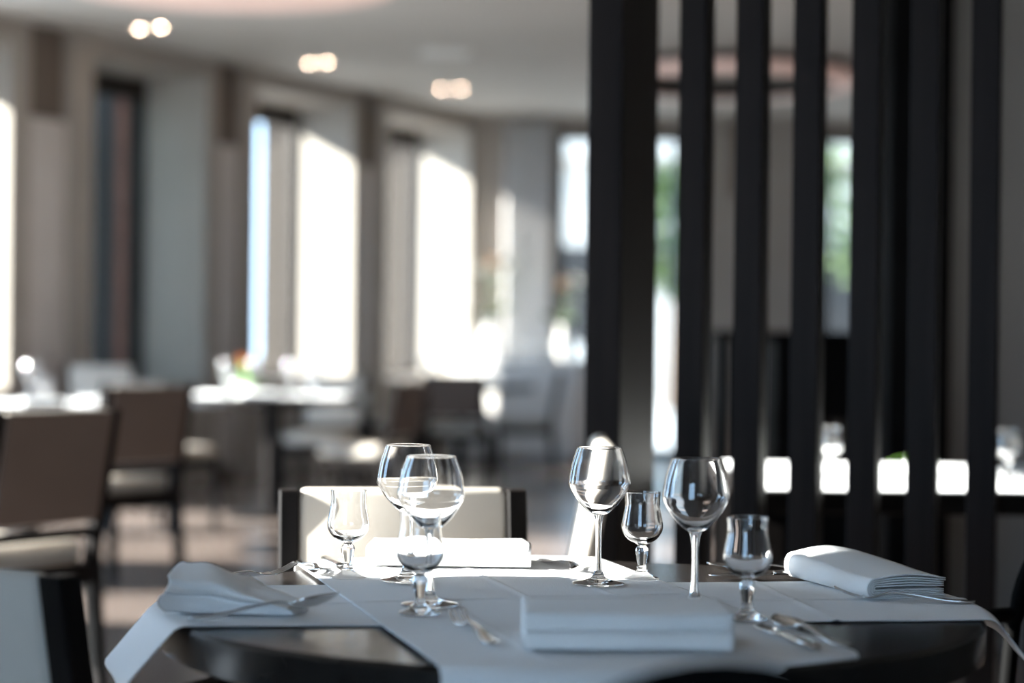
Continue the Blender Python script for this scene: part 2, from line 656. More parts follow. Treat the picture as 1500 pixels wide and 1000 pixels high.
# ------------------------------------------------------------------ chairs
def bar(m, pts, w, d, M=None):
    """square bar through points: width w along x, depth d along y"""
    for p, q in zip(pts, pts[1:]):
        a = [(p[0] - w / 2, p[1] - d / 2, p[2]), (p[0] + w / 2, p[1] - d / 2, p[2]), (p[0] + w / 2, p[1] + d / 2, p[2]), (p[0] - w / 2, p[1] + d / 2, p[2])]
        b = [(q[0] - w / 2, q[1] - d / 2, q[2]), (q[0] + w / 2, q[1] - d / 2, q[2]), (q[0] + w / 2, q[1] + d / 2, q[2]), (q[0] - w / 2, q[1] + d / 2, q[2])]
        m.hexa(a + b, M)
    return m


def loft_bar(pts, w, d):
    """one continuous square bar"""
    m = MB()
    vs, fs = [], []
    for p in pts:
        vs += [(p[0] - w / 2, p[1] - d / 2, p[2]), (p[0] + w / 2, p[1] - d / 2, p[2]), (p[0] + w / 2, p[1] + d / 2, p[2]), (p[0] - w / 2, p[1] + d / 2, p[2])]
    for i in range(len(pts) - 1):
        for k in range(4):
            a, b = i * 4, i * 4 + 4
            fs.append((a + k, a + (k + 1) % 4, b + (k + 1) % 4, b + k))
    fs += [(3, 2, 1, 0), tuple(range(len(vs) - 4, len(vs)))]
    return m.add(vs, fs)


def back_y(z):
    return -0.215 - max(0, z - 0.44) * 0.19


def make_chair(cloth='upholstery', shade_mat=None, arms=False, full=False):
    r = empty('dining_chair')
    bw_ = 0.226 if full else 0.1925
    for s in (-1, 1):
        loft_bar([(s * 0.211, -0.255, 0), (s * 0.211, -0.215, 0.42)] + ([(s * 0.211, back_y(0.525), 0.525)] if full else [(s * 0.211, back_y(0.6), 0.6), (s * 0.211, back_y(0.85), 0.85)]), 0.036, 0.042).build('back_post', 'chair_wood', r, bevel=0.003, segs=1)
        loft_bar([(s * 0.205, 0.195, 0), (s * 0.205, 0.195, 0.42)], 0.036, 0.036).build('leg', 'chair_wood', r, bevel=0.003, segs=1)
    m = MB()
    m.box(-0.19, 0.19, -0.235, -0.20, 0.35, 0.41)
    m.box(-0.19, 0.19, 0.18, 0.208, 0.35, 0.41)
    for s in (-1, 1):
        m.box(s * 0.205 - 0.014, s * 0.205 + 0.014, -0.20, 0.18, 0.35, 0.41)
    m.build('seat_rail', 'chair_wood', r)
    MB().box(-0.20, 0.20, -0.19, 0.215, 0.405, 0.475).build('seat', cloth, r, bevel=0.022, segs=3)
    MB().box(-0.193, 0.193, back_y(0.5) - 0.012, back_y(0.5) + 0.012, 0.485, 0.515).build('back_rail', 'chair_wood', r)
    t = 0.022
    p = []
    for z in (0.53, 0.852):
        yb = back_y(z)
        p += [(-bw_, yb - t, z), (bw_, yb - t, z), (bw_, yb + 0.013, z), (-bw_, yb + 0.013, z)]
    MB().hexa(p).build('backrest', cloth, r, bevel=0.014, segs=3)
    if arms:
        for s in (-1, 1):
            MB().box(s * 0.211 - 0.02, s * 0.211 + 0.02, -0.245, 0.19, 0.655, 0.685).build('armrest', 'chair_wood', r, bevel=0.004, segs=1)
            MB().box(s * 0.211 - 0.015, s * 0.211 + 0.015, 0.15, 0.18, 0.40, 0.655).build('arm_support', 'chair_wood', r, bevel=0.003, segs=1)
    if shade_mat:
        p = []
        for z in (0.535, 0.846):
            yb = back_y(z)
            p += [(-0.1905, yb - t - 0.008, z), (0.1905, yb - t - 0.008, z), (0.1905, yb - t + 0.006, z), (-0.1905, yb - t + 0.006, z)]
        MB().hexa(p).build('shaded_back', shade_mat, r, bevel=0.003, segs=1)  # sheet added behind the backrest, its brown puts the unlit shade into colour
    return r


def make_bentwood():
    r = empty('bentwood_armchair')
    pts = []
    for z in (0.42, 0.5, 0.58, 0.64):
        pts.append((-0.2 - 0.006, -0.19 - (z - 0.42) * 0.16, z))
    for k in range(0, 25):
        a = math.pi - math.pi * k / 24
        z = 0.66 + 0.2 * math.sin(a)
        pts.append((0.2 * math.cos(a), -0.19 - (z - 0.42) * 0.16, z))
    for z in (0.64, 0.58, 0.5, 0.42):
        pts.append((0.2 + 0.006, -0.19 - (z - 0.42) * 0.16, z))
    MB().tube(pts, 0.0145, 10).build('back_hoop', 'black_lacquer', r)
    for s in (-1, 1):
        ap = []
        for k in range(15):
            t = k / 14
            x = s * (0.205 + 0.075 * math.sin(t * math.pi * 0.75))
            yy = -0.225 + 0.40 * math.sin(t * math.pi / 2 * 1.15)
            zz = 0.655 - 0.22 * max(0, (t - 0.6) / 0.4) ** 2
            ap.append((x, yy, zz))
        MB().tube(ap, 0.0135, 8).build('armrest', 'black_lacquer', r)
        MB().tube([(s * 0.17, 0.15, 0.43), (s * 0.195, 0.185, 0.0)], [0.017, 0.012], 8).build('leg', 'black_lacquer', r)
        MB().tube([(s * 0.19, -0.185, 0.44), (s * 0.20, -0.26, 0.0)], [0.016, 0.012], 8).build('leg', 'black_lacquer', r)
    MB().lathe([(0, 0.42), (0.215, 0.42), (0.222, 0.435), (0.215, 0.455), (0, 0.455)], 32).build('seat_ring', 'black_lacquer', r)
    MB().lathe([(0, 0.45), (0.19, 0.45), (0.205, 0.466), (0.19, 0.482), (0, 0.49)], 32).build('seat', 'brown_and_shade_upholstery', r)
    MB().tube([(0.165 * math.cos(a), 0.0 + 0.165 * math.sin(a), 0.25) for a in [2 * math.pi * k / 28 for k in range(28)]], 0.009, 8, closed=True).build('leg_ring', 'black_lacquer', r)
    return r


ch = make_chair()
cu = [False]
bw = make_bentwood()
bu = [False]
place(ch, cu, (-0.155, 3.465, 0), heading(0.15, -1), 'cream upholstered chair with dark posts across the set table', 'chair')
place(make_chair(arms=True), [False], (-0.566, 2.74, 0), heading(0.5, 0.87), 'pale upholstered armchair beside the set table, cut off by the frame', 'chair')
place(make_chair(full=True), [False], (-0.135, 4.1, 0), heading(-1, 0.0), 'sunlit cream chair seen edge on behind the sharpest wine glass', 'chair', scale=1.09)
place(bw, bu, (0.178, 1.905, 0), heading(0, 1), 'black bentwood armchair whose arched top shows at the bottom edge', 'chair')
place(bw, bu, (0.87, 3.27, 0), heading(-0.72, -0.69), 'black bentwood armchair with open hoop back beside the slatted screen', 'chair')
GB = 'upholstered chairs in the background'
ch = make_chair('upholstery', 'brown_and_shade_upholstery')
cu = [False]
place(ch, cu, (-1.585, 6.10, 0), heading(-0.82, 0.57), 'large blurred chair with shade-brown back seen from behind, nearest the camera', 'chair', GB, 1.06)
place(ch, cu, (-1.80, 8.95, 0), heading(-0.75, 0.66), 'blurred chair with shade-brown back seen from behind, standing before the dark window', 'chair', GB, 1.06)
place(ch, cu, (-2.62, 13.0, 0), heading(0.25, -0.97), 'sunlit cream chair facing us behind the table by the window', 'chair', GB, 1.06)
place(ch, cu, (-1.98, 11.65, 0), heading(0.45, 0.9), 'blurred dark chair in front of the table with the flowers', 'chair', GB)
place(ch, cu, (-0.87, 12.1, 0), heading(-0.93, 0.36), 'blurred chair with shade-brown back at the inner side of the flower table', 'chair', GB)
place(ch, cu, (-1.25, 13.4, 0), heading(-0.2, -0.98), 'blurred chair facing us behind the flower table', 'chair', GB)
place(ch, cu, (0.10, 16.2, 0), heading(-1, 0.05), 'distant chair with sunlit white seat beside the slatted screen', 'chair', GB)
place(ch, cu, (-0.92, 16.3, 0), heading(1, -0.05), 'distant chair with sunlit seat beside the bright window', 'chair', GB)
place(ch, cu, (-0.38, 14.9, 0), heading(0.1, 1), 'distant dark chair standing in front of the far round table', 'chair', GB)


# ------------------------------------------------------------------ tables
def make_table(R=0.583):
    r = empty('round_table')
    MB().lathe([(0, 0.695), (R - 0.012, 0.695), (R, 0.701), (R, 0.744), (R - 0.006, 0.75), (0, 0.75)], 96).build('table_top', 'table_wood', r)
    MB().lathe([(0.05, 0.03), (0.05, 0.66), (0.16, 0.69), (0.16, 0.695)], 24).build('pedestal', 'chair_wood', r)
    MB().lathe([(0, 0.0), (0.27, 0.0), (0.27, 0.014), (0.25, 0.02), (0.06, 0.034), (0, 0.034)], 40).build('base', 'chair_wood', r)
    return r


tb = make_table()
tu = [False]
TX, TY, TR = 0.09, 2.92, 0.583
place(tb, tu, (TX, TY, 0), 0, 'round black lacquered table set with glasses and napkins', 'table')
GT = 'set tables in the background'
place(tb, tu, (-2.52, 10.6, 0), 0, 'dark round table with sunlit cloth by the window wall', 'table', GT)
place(tb, tu, (-1.47, 12.45, 0), 0, 'dark round table with sunlit cloth carrying the orange flower', 'table', GT)
place(tb, tu, (-0.40, 16.15, 0), 0, 'far round table between two chairs with sunlit seats', 'table', GT)


def runner(name, cx, cy, R, ang, half_w, hang0, hang1, z, flare0, flare1, creases=(), ns=300, nw=140, seed=1, wob=0.0012, thick=0.0012):
    """cloth laid along direction ang over a round top; ends hang over the edge. Returns MB"""
    ca, sa = math.cos(ang), math.sin(ang)
    zt = z

    def fn(u, v):
        t = (v * 2 - 1) * half_w
        se = math.sqrt(max(1e-6, (R + 0.004) ** 2 - t * t))
        L0, L1 = R + hang0, R + hang1
        s = -L0 + (L0 + L1) * u
        q = abs(s)
        over = q - se
        n = noise.noise(Vector((s * 6 + seed * 9, t * 7, seed)))
        n2 = noise.noise(Vector((s * 2.4 + seed * 3, t * 3, seed + 5)))
        zz = zt + wob * (n + 0.2) + 0.0012 * abs(n2)
        for c, wdt, ax, amp in creases:
            dd = (s - c) if ax == 's' else (t - c)
            zz += amp * math.exp(-(dd / wdt) ** 2)
        if over > 0:
            fl = flare0 if s < 0 else flare1
            rb = 0.02
            amax = math.pi / 2 - fl
            arc = rb * amax
            if over < arc:
                a = over / rb
                out, dn = rb * math.sin(a), rb * (1 - math.cos(a))
            else:
                out = rb * math.sin(amax) + (over - arc) * math.cos(amax)
                dn = rb * (1 - math.cos(amax)) + (over - arc) * math.sin(amax)
            out += 0.02 * n2 * min(1, over * 8) + 0.012 * math.sin(t * 26 + seed) * min(1, over * 6)
            q = se + out
            zz -= dn
        ss_ = math.copysign(q, s)
        return (cx + ca * ss_ - sa * t, cy + sa * ss_ + ca * t, zz)

    return MB().grid(fn, ns, nw, True, None, thick)


b = runner('runner', TX, TY + 0.01, TR, math.radians(8), 0.215, 0.11, 0.06, 0.7525, math.radians(38), math.radians(36),
           creases=((0.0, 0.005, 't', 0.0022), (-0.25, 0.005, 's', 0.0022), (0.33, 0.005, 's', 0.0022)), seed=2).build('table_runner', 'linen', fix=False)
tag(b, 'white linen runner lying crosswise with its end hanging over the table edge', 'table runner', 'white table runners')
b = runner('runner', TX - 0.055, TY, TR, math.radians(90 + 15), 0.262, 0.24, 0.10, 0.7555, math.radians(8), math.radians(20),
           creases=((0.0, 0.0045, 't', 0.0020), (-0.13, 0.0045, 't', 0.0016), (0.13, 0.0045, 't', 0.0016), (0.02, 0.005, 's', 0.0026), (-0.27, 0.005, 's', 0.0020)), seed=5).build('table_runner', 'linen', fix=False)
tag(b, 'white linen runner lying towards the camera over the other one', 'table runner', 'white table runners')


def cloth_square(cx, cy, ang, half, hang, label, seed):
    m = runner('cloth', cx, cy, TR, ang, half, hang, hang, 0.7525, math.radians(12), math.radians(12), ns=60, nw=24, seed=seed)
    o = m.build('table_runner', 'linen', fix=False)
    tag(o, label, 'table runner', 'white table runners')


rt = tag(empty('long_table', (1.42, 5.70, 0), math.radians(-2)), 'dark long table with sunlit white cloth behind the slatted screen', 'table', GT)
MB().box(-0.80, 0.80, -0.60, 0.60, 0.695, 0.75).build('table_top', 'table_wood', rt, bevel=0.004, segs=1)
for sx_ in (-1, 1):
    for sy_ in (-1, 1):
        MB().box(sx_ * 0.74 - 0.035, sx_ * 0.74 + 0.035, sy_ * 0.54 - 0.035, sy_ * 0.54 + 0.035, 0, 0.695).build('leg', 'chair_wood', rt)
lc = MB().grid(lambda u, v: (-0.78 + 1.56 * u, -0.57 + 1.14 * v, 0.7525 + 0.002 * noise.noise(Vector((u * 9, v * 7, 3)))), 40, 30, True, None, 0.0014).build('tablecloth', 'linen', fix=False)
lc.location = (1.42, 5.70, 0)
lc.rotation_euler = (0, 0, math.radians(-2))
tag(lc, 'sunlit white cloth on the long table behind the slatted screen', 'tablecloth')
cloth_square(-2.52, 10.6, math.radians(20), 0.30, -0.08, 'sunlit white cloth on the table by the window wall', 12)
cloth_square(-1.47, 12.45, math.radians(2), 0.36, -0.12, 'sunlit white cloth under the orange flower', 13)
cloth_square(-0.40, 16.15, math.radians(5), 0.36, -0.12, 'white cloth on the far table between two sunlit seats', 14)


# ------------------------------------------------------------------ glasses
def smooth_prof(ctrl, n=10):
    """Catmull-Rom through (r, z) control points"""
    out = []
    P = [ctrl[0]] + list(ctrl) + [ctrl[-1]]
    for i in range(1, len(P) - 2):
        p0, p1, p2, p3 = [Vector((a[0], a[1], 0)) for a in P[i - 1:i + 3]]
        for k in range(n):
            t = k / n
            q = 0.5 * (2 * p1 + (p2 - p0) * t + (2 * p0 - 5 * p1 + 4 * p2 - p3) * t * t + (3 * p1 - p0 - 3 * p2 + p3) * t ** 3)
            out.append((max(q.x, 0.0), q.y))
    out.append(ctrl[-1])
    return out


def make_wine(seg=64):
    r = empty('wine_glass')
    foot = [(0, 0.0), (0.030, 0.0004), (0.0395, 0.0)] + [(0.0405, 0.0008), (0.0398, 0.0018)] + \
        smooth_prof([(0.037, 0.0026), (0.022, 0.0056), (0.011, 0.0105), (0.0066, 0.020)], 6)
    stem = smooth_prof([(0.0066, 0.020), (0.0050, 0.034), (0.0044, 0.058), (0.0047, 0.082), (0.0066, 0.098), (0.0095, 0.106)], 6)
    outer = smooth_prof([(0.0095, 0.106), (0.017, 0.1105), (0.030, 0.123), (0.0405, 0.138), (0.0462, 0.1485)], 7)[:-1] + \
        smooth_prof([(0.0462, 0.1485), (0.0476, 0.1535), (0.0470, 0.160)], 6)[:-1] + \
        smooth_prof([(0.0470, 0.160), (0.0425, 0.184), (0.0345, 0.2085)], 8)
    rim = [(0.0343, 0.2092), (0.0338, 0.2092)]
    inner = smooth_prof([(0.0336, 0.2085), (0.0415, 0.184), (0.0459, 0.160)], 8)[:-1] + \
        smooth_prof([(0.0459, 0.160), (0.0464, 0.1540), (0.0449, 0.1495)], 6)[:-1] + \
        smooth_prof([(0.0449, 0.1495), (0.0388, 0.1385), (0.0275, 0.1245), (0.014, 0.1145), (0.0, 0.1125)], 7)
    MB().lathe(foot, seg).build('foot', 'glass', r)
    MB().lathe(stem, seg // 2).build('stem', 'glass', r, fix=True)
    MB().lathe(outer + rim + inner, seg).build('bowl', 'glass', r)
    return r


def make_goblet(seg=56):
    r = empty('goblet')
    foot = [(0, 0.0), (0.022, 0.0004), (0.0278, 0.0), (0.0288, 0.001), (0.0280, 0.002)] + smooth_prof([(0.026, 0.0030), (0.016, 0.007), (0.0085, 0.0125)], 6)
    MB().lathe(foot, seg).build('foot', 'glass', r)
    ring = smooth_prof([(0.0085, 0.0125), (0.0088, 0.0145), (0.0066, 0.017), (0.0082, 0.0195), (0.0066, 0.022)], 5)
    MB().lathe(ring, seg // 2).build('stem_ring', 'glass', r)
    MB().lathe([(0.0066, 0.022), (0.0072, 0.024), (0.0110, 0.0455), (0.0098, 0.0495), (0.0064, 0.0535)], 8, smooth=False).build('faceted_stem', 'glass', r)
    outer = smooth_prof([(0.0064, 0.0535), (0.0105, 0.0565), (0.0225, 0.063), (0.0308, 0.0745), (0.0328, 0.0855), (0.0305, 0.100), (0.0278, 0.115), (0.0276, 0.126), (0.0285, 0.1372)], 7)
    inner = smooth_prof([(0.0274, 0.1372), (0.0264, 0.126), (0.0265, 0.115), (0.0291, 0.100), (0.0313, 0.0858), (0.0292, 0.0762), (0.0215, 0.0668), (0.010, 0.0625), (0.0, 0.0618)], 7)
    MB().lathe(outer + [(0.0283, 0.1378), (0.0276, 0.1378)] + inner, seg).build('bowl', 'glass', r)
    return r


wg = make_wine()
wu = [False]
gb = make_goblet()
gu = [False]
ZT = 0.7585
G1 = 'stemmed wine glasses on the set table'
G2 = 'small goblets on the set table'
place(wg, wu, (0.136, 3.10, ZT), 0, 'sharp empty wine glass standing furthest from the camera, near the screen end', 'wine glass', G1)
place(wg, wu, (0.262, 2.86, ZT - 0.001), 0, 'wine glass between the two goblets near the slatted screen', 'wine glass', G1)
place(wg, wu, (-0.158, 3.115, ZT), 0, 'wine glass directly in front of the cream chair', 'wine glass', G1)
place(wg, wu, (-0.111, 2.835, ZT), 0, 'blurred wine glass overlapping another one, behind the front goblet', 'wine glass', G1)
place(gb, gu, (-0.2525, 3.165, 0.7555), 0, 'small goblet beside the two spoons in front of the cream chair', 'goblet', G2)
place(gb, gu, (0.2085, 3.19, 0.7555), 0.2, 'small goblet between the two wine glasses near the screen', 'goblet', G2)
place(gb, gu, (0.321, 2.73, ZT), 0.1, 'small goblet next to the dark spoon at the front', 'goblet', G2)
place(gb, gu, (-0.121, 2.745, ZT), 0.3, 'blurred small goblet in front of the overlapping wine glasses', 'goblet', G2)


# light meshes of the same glasses for the far tables
def joined(name, root):
    m = MB()
    for c in root.children:
        me = c.data
        m.add([v.co for v in me.vertices], [list(p.vertices) for p in me.polygons], True)
    return m.mesh(name, 'glint_glass', fix=False)


wl = make_wine(20)
gl_ = make_goblet(20)
wine_far, gob_far = joined('wine_glass', wl), joined('goblet', gl_)
for r_ in (wl, gl_):
    for c in list(r_.children):
        bpy.data.objects.remove(c)
    bpy.data.objects.remove(r_)


def far_glasses(cx, cy, z, spots, label_w, label_g, group):
    for k, (dx, dy, kind) in enumerate(spots):
        o = link('wine_glass' if kind else 'goblet', wine_far if kind else gob_far)
        o.location = (cx + dx, cy + dy, z)
        tag(o, label_w if kind else label_g, 'wine glass' if kind else 'goblet', group)


ring8 = []
for k in range(4):
    a = k * math.pi / 2 + 0.5
    ring8 += [(0.30 * math.cos(a), 0.30 * math.sin(a), 1), (0.33 * math.cos(a + 0.35), 0.33 * math.sin(a + 0.35), 0)]
far_glasses(-1.47, 12.45, 0.7545, ring8, 'blurred wine glass around the orange flower', 'blurred small goblet around the orange flower', 'glasses around the orange flower')
far_glasses(-0.40, 16.15, 0.7545, ring8, 'blurred wine glass on the far table between two chairs', 'blurred goblet on the far table between two chairs', 'glasses on the far table')
far_glasses(-2.52, 10.6, 0.7545, [(-0.03, 0.14, 1), (0.06, 0.08, 0)], 'blurred wine glass on the table by the window wall', 'blurred goblet on the table by the window wall', 'glasses by the window wall')
o = link('goblet', gob_far)
o.location = (0.885, 5.62, 0.7545)
tag(o, 'goblet on the sunlit table seen between two middle slats', 'goblet', 'goblets behind the slats')
o = link('goblet', gob_far)
o.location = (1.375, 5.60, 0.7545)
tag(o, 'goblet on the sunlit table beyond the last slat', 'goblet', 'goblets behind the slats')


# ------------------------------------------------------------------ napkins
def sheet(paths, length, fn=None, nl=40, thick=0.0016):
    """cloth profile(s) in the (y, z) plane extruded along x; fn(x, y, z) bends the result"""
    m = MB()
    for path in paths:
        n = len(path)

        def g_(u, v, path=path, n=n):
            i = v * (n - 1)
            k = min(int(i + 1e-6), n - 2)
            f = i - k
            y_ = path[k][0] * (1 - f) + path[k + 1][0] * f
            z_ = path[k][1] * (1 - f) + path[k + 1][1] * f
            p = ((u - 0.5) * length, y_, z_)
            return fn(*p) if fn else p
        m.grid(g_, nl, n - 1, True, None, thick)
    return m


def u_fold(depth, h, z0=0.0, inset=0.0, back=0.0, n=10, puff=0.0, e=0.62):
    """path: bottom layer from the back to the front, round fold, top layer to the back. front is -y"""
    hh = h / 2 - inset
    zc = z0 + h / 2
    yf = -depth / 2 + inset + hh
    yb = depth / 2 - back
    pts = []
    for k in range(n):
        t = k / n
        pts.append((yb + (yf - yb) * t, zc - hh))
    for k in range(13):
        a = -math.pi / 2 - math.pi * k / 12
        c, s = math.cos(a), math.sin(a)
        pts.append((yf + hh * math.copysign(abs(c) ** e, c), zc + hh * math.copysign(abs(s) ** e, s)))
    for k in range(1, n + 1):
        t = k / n
        pts.append((yf + (yb - yf) * t, zc + hh + puff * math.sin(math.pi * t)))
    return pts


def napkin(label, loc, rz, length, depth, h, stacks=1, bend=None, puff=0.0, e=0.62):
    paths = []
    hs = h / stacks
    for k in range(stacks):
        paths.append(u_fold(depth - 0.006 * k, hs, z0=k * hs + 0.001, puff=puff, e=e))
        paths.append(u_fold(depth - 0.006 * k, hs, z0=k * hs + 0.001, inset=0.0028, puff=puff * 0.7, e=e))
        ins = 0.0056
        while ins < hs / 2 - 0.001:
            paths.append(u_fold(depth - 0.006 * k, hs, z0=k * hs + 0.001, inset=ins, back=0.003, puff=puff * (1 - ins / hs * 2), e=e))
            ins += 0.0028
    o = sheet(paths, length, bend).build('napkin', 'napkin_linen', fix=False)
    o.location = loc
    o.rotation_euler = (0, 0, rz)
    return tag(o, label, 'napkin', 'folded white napkins on the set table')


def b1(x, y, z):
    n = noise.noise(Vector((x * 9, y * 9, 1.3)))
    return (x + (0.03 if x > 0 else 0.0) * 0 - 0.18 * max(0, y) * (1 if x > 0.0 else 0) * x / 0.14, y, z * (1 + 0.10 * n) + 0.001)


def b4(x, y, z):
    n = noise.noise(Vector((x * 8, y * 8, 4.3)))
    return (x, y + 0.003 * noise.noise(Vector((x * 12, 0, z * 60))), z * (1 + 0.08 * n))


napkin('sunlit folded napkin in front of the cream chair', (-0.098, 3.372, 0.7575), math.radians(-1), 0.268, 0.155, 0.031, 1, b1)
napkin('blurred folded napkin nearest the camera', (0.143, 2.505, 0.7585), math.radians(1.5), 0.252, 0.15, 0.046, 2, b4)


def b2(x, y, z):
    # x runs along the length (towards the camera at +x), the fold bulges at the far end
    t = (0.155 - x) / 0.31
    lift = 1 + 0.40 * max(0, t) ** 1.5
    n = noise.noise(Vector((x * 7, y * 9, 8.3)))
    return (x, y, z * lift * (1 + 0.08 * n))


# local x towards the camera, local -y (the round fold) towards the picture's left
napkin('folded napkin with round fold lying on a fork near the slatted screen', (0.545, 3.13, 0.7545), math.radians(-72), 0.28, 0.130, 0.029, 1, b2, puff=0.006, e=0.95)


def b3(x, y, z):
    t = min(1.0, max(0.0, x / 0.17 + 0.5))
    n = noise.noise(Vector((x * 13, y * 16, 2.1)))
    n2 = noise.noise(Vector((x * 24, y * 22 + z * 30, 7.7)))
    fan = math.sin((y / (1.05 - 0.6 * t)) * 60 + 1.0)
    zz = z * (1.15 - 0.85 * t ** 1.2) * (1 + 0.25 * n + 0.12 * n2) + 0.004 * (0.6 + 0.4 * fan) * math.sin(math.pi * t) * (z > 0.004)
    yy = y * (1.12 - 0.62 * t) + 0.010 * math.sin(z * 95 + 0.6) + 0.004 * n2
    xx = x - 0.012 * math.sin(z * 120) * (1 - t) + 0.006 * n
    return (xx, yy, max(0.0005, zz))


napkin('crumpled napkin bundled at the table edge beside the pale chair', (-0.368, 2.775, 0.7555), math.radians(-14), 0.170, 0.130, 0.046, 2, b3, puff=0.006, e=1.0)


nf = sheet([u_fold(0.11, 0.028), u_fold(0.11, 0.028, inset=0.004), u_fold(0.11, 0.028, inset=0.008)], 0.22, None, nl=10).mesh('napkin', 'napkin_linen', fix=False)
for (x, y, rz, lab) in [(-2.36, 10.22, 0.3, 'sunlit folded napkin at the near edge of the table by the window wall'),
                        (-2.17, 10.66, 1.2, 'sunlit folded napkin at the inner edge of the table by the window wall'),
                        (-1.50, 12.06, 0.0, 'sunlit folded napkin at the near edge of the flower table'),
                        (-0.35, 15.78, 0.1, 'folded napkin on the far table between two chairs')]:
    o = link('napkin', nf)
    o.location = (x, y, 0.756)
    o.rotation_euler = (0, 0, rz)
    tag(o, lab, 'napkin', 'folded napkins on the background tables')

# ------------------------------------------------------------------ cutlery
def arch(y, L, lift_tip, lift_end):
    """height of the shaft along y (0 = handle end, L = tip)"""
    t = y / L
    return 0.0


def ribbon(samples, thick, nx=6):
    """samples: (y, half width, z, cup) rows; cup>0 = concave upwards"""
    def fn(u, v):
        i = u * (len(samples) - 1)
        k = min(int(i + 1e-6), len(samples) - 2)
        f = i - k
        s = [a * (1 - f) + b_ * f for a, b_ in zip(samples[k], samples[k + 1])]
        xx = (v * 2 - 1)
        return (xx * s[1], s[0], s[2] + s[3] * (xx * xx))
    return fn


HANDLE = [(0.000, 0.0058, 0.0022, -0.0006), (0.003, 0.0085, 0.0020, -0.0008), (0.015, 0.0100, 0.0020, -0.001), (0.045, 0.0078, 0.0032, -0.001),
          (0.085, 0.0044, 0.0082, -0.0006), (0.115, 0.0033, 0.0105, -0.0004), (0.130, 0.0034, 0.0085, -0.0002), (0.139, 0.0050, 0.0050, 0.0)]


def dense(rows, n):
    out = []
    P = [rows[0]] + rows + [rows[-1]]
    for i in range(1, len(P) - 2):
        for k in range(n):
            t = k / n
            out.append(tuple(0.5 * (2 * b_ + (c - a) * t + (2 * a - 5 * b_ + 4 * c - d) * t * t + (3 * b_ - a - 3 * c + d) * t ** 3)
                             for a, b_, c, d in zip(*P[i - 1:i + 3])))
    out.append(rows[-1])
    return out


def make_spoon():
    r = empty('spoon')
    hd = dense(HANDLE, 4)
    MB().grid(ribbon(hd, 0), len(hd) - 1, 6, True, None, 0.0022).build('handle', 'steel', r, fix=False)
    rows = []
    for k in range(19):
        t = k / 18
        w = 0.0205 * (math.sin(math.pi * (0.06 + 0.94 * t) ** 0.82)) ** 0.62 if 0 < t < 1 else (0.0050 if t == 0 else 0.002)
        w = max(w, 0.0050 if t < 0.1 else 0.0015)
        y_ = 0.139 + 0.066 * t
        dip = -0.0085 * math.sin(math.pi * t) ** 0.8
        base = 0.0050 + 0.0055 * t + 0.002
        rows.append((y_, w, base - 0.002 * (1 - t) + dip, -dip))
    MB().grid(ribbon(rows, 0), len(rows) - 1, 10, True, None, 0.0016).build('bowl', 'steel', r, fix=False)
    return r


def make_fork():
    r = empty('fork')
    hd = dense(HANDLE, 4)
    MB().grid(ribbon(hd, 0), len(hd) - 1, 6, True, None, 0.0022).build('handle', 'steel', r, fix=False)
    rows = dense([(0.139, 0.0050, 0.0050, 0.0), (0.147, 0.0098, 0.0026, 0.001), (0.155, 0.0122, 0.0020, 0.0014), (0.162, 0.0122, 0.0026, 0.0012)], 4)
    MB().grid(ribbon(rows, 0), len(rows) - 1, 6, True, None, 0.0018).build('fork_head', 'steel', r, fix=False)
    for k in range(4):
        x0 = -0.0102 + k * 0.0068
        pts = []
        for j in range(7):
            t = j / 6
            pts.append((x0 * (1 - 0.03 * t), 0.161 + 0.043 * t, 0.0024 + 0.0002 + 0.0135 * t ** 1.5))
        m = MB()
        rows = [(p[1], 0.0020 * (1 - 0.55 * (i / 6) ** 3), p[2], 0.0) for i, p in enumerate(pts)]
        fn = ribbon(rows, 0)
        m.grid(lambda u, v: (fn(u, v)[0] + x0, fn(u, v)[1], fn(u, v)[2]), 6, 2, True, None, 0.0016)
        m.build('tine', 'steel', r, fix=False)
    return r


def make_knife():
    r = empty('knife')
    rows = dense([(0.0, 0.006, 0.005, -0.001), (0.003, 0.0085, 0.0055, -0.002), (0.03, 0.0095, 0.006, -0.0025), (0.08, 0.0075, 0.006, -0.0025), (0.108, 0.0065, 0.0052, -0.002)], 4)
    MB().grid(ribbon(rows, 0), len(rows) - 1, 6, True, None, 0.0045).build('handle', 'steel', r, fix=False)
    rows = dense([(0.108, 0.0065, 0.0036, 0), (0.116, 0.0088, 0.0030, 0), (0.16, 0.0098, 0.0026, 0), (0.195, 0.0085, 0.0022, 0), (0.212, 0.0035, 0.0020, 0)], 4)
    MB().grid(ribbon(rows, 0), len(rows) - 1, 4, True, None, 0.0012).build('blade', 'steel', r, fix=False)
    return r


fk, sn, kn = make_fork(), make_spoon(), make_knife()
fu, nu_, ku = [False], [False], [False]


def lay(proto, used, tip, end, z, label, cat, group, tilt=0.0, roll=0.0):
    """lay a piece so that its handle end is at end and it points at tip"""
    dx, dy = tip[0] - end[0], tip[1] - end[1]
    o = place(proto, used, (end[0], end[1], z), 0, label, cat, group)
    M_ = Matrix.Rotation(heading(dx, dy), 4, 'Z') @ Matrix.Rotation(tilt, 4, 'X') @ Matrix.Rotation(roll, 4, 'Y')
    o.rotation_euler = M_.to_euler()
    return o


GC = 'cutlery on the set table'
# place at the pale chair
lay(fk, fu, (-0.330, 3.115), (-0.500, 3.010), 0.7575, 'fork with raised tines on the black table edge beside the crumpled napkin', 'fork', GC, tilt=math.radians(3))
lay(sn, nu_, (-0.215, 2.722), (-0.422, 2.662), 0.7565, 'dark spoon reaching out from under the crumpled napkin', 'spoon', GC, tilt=math.radians(5.5), roll=math.radians(-22))
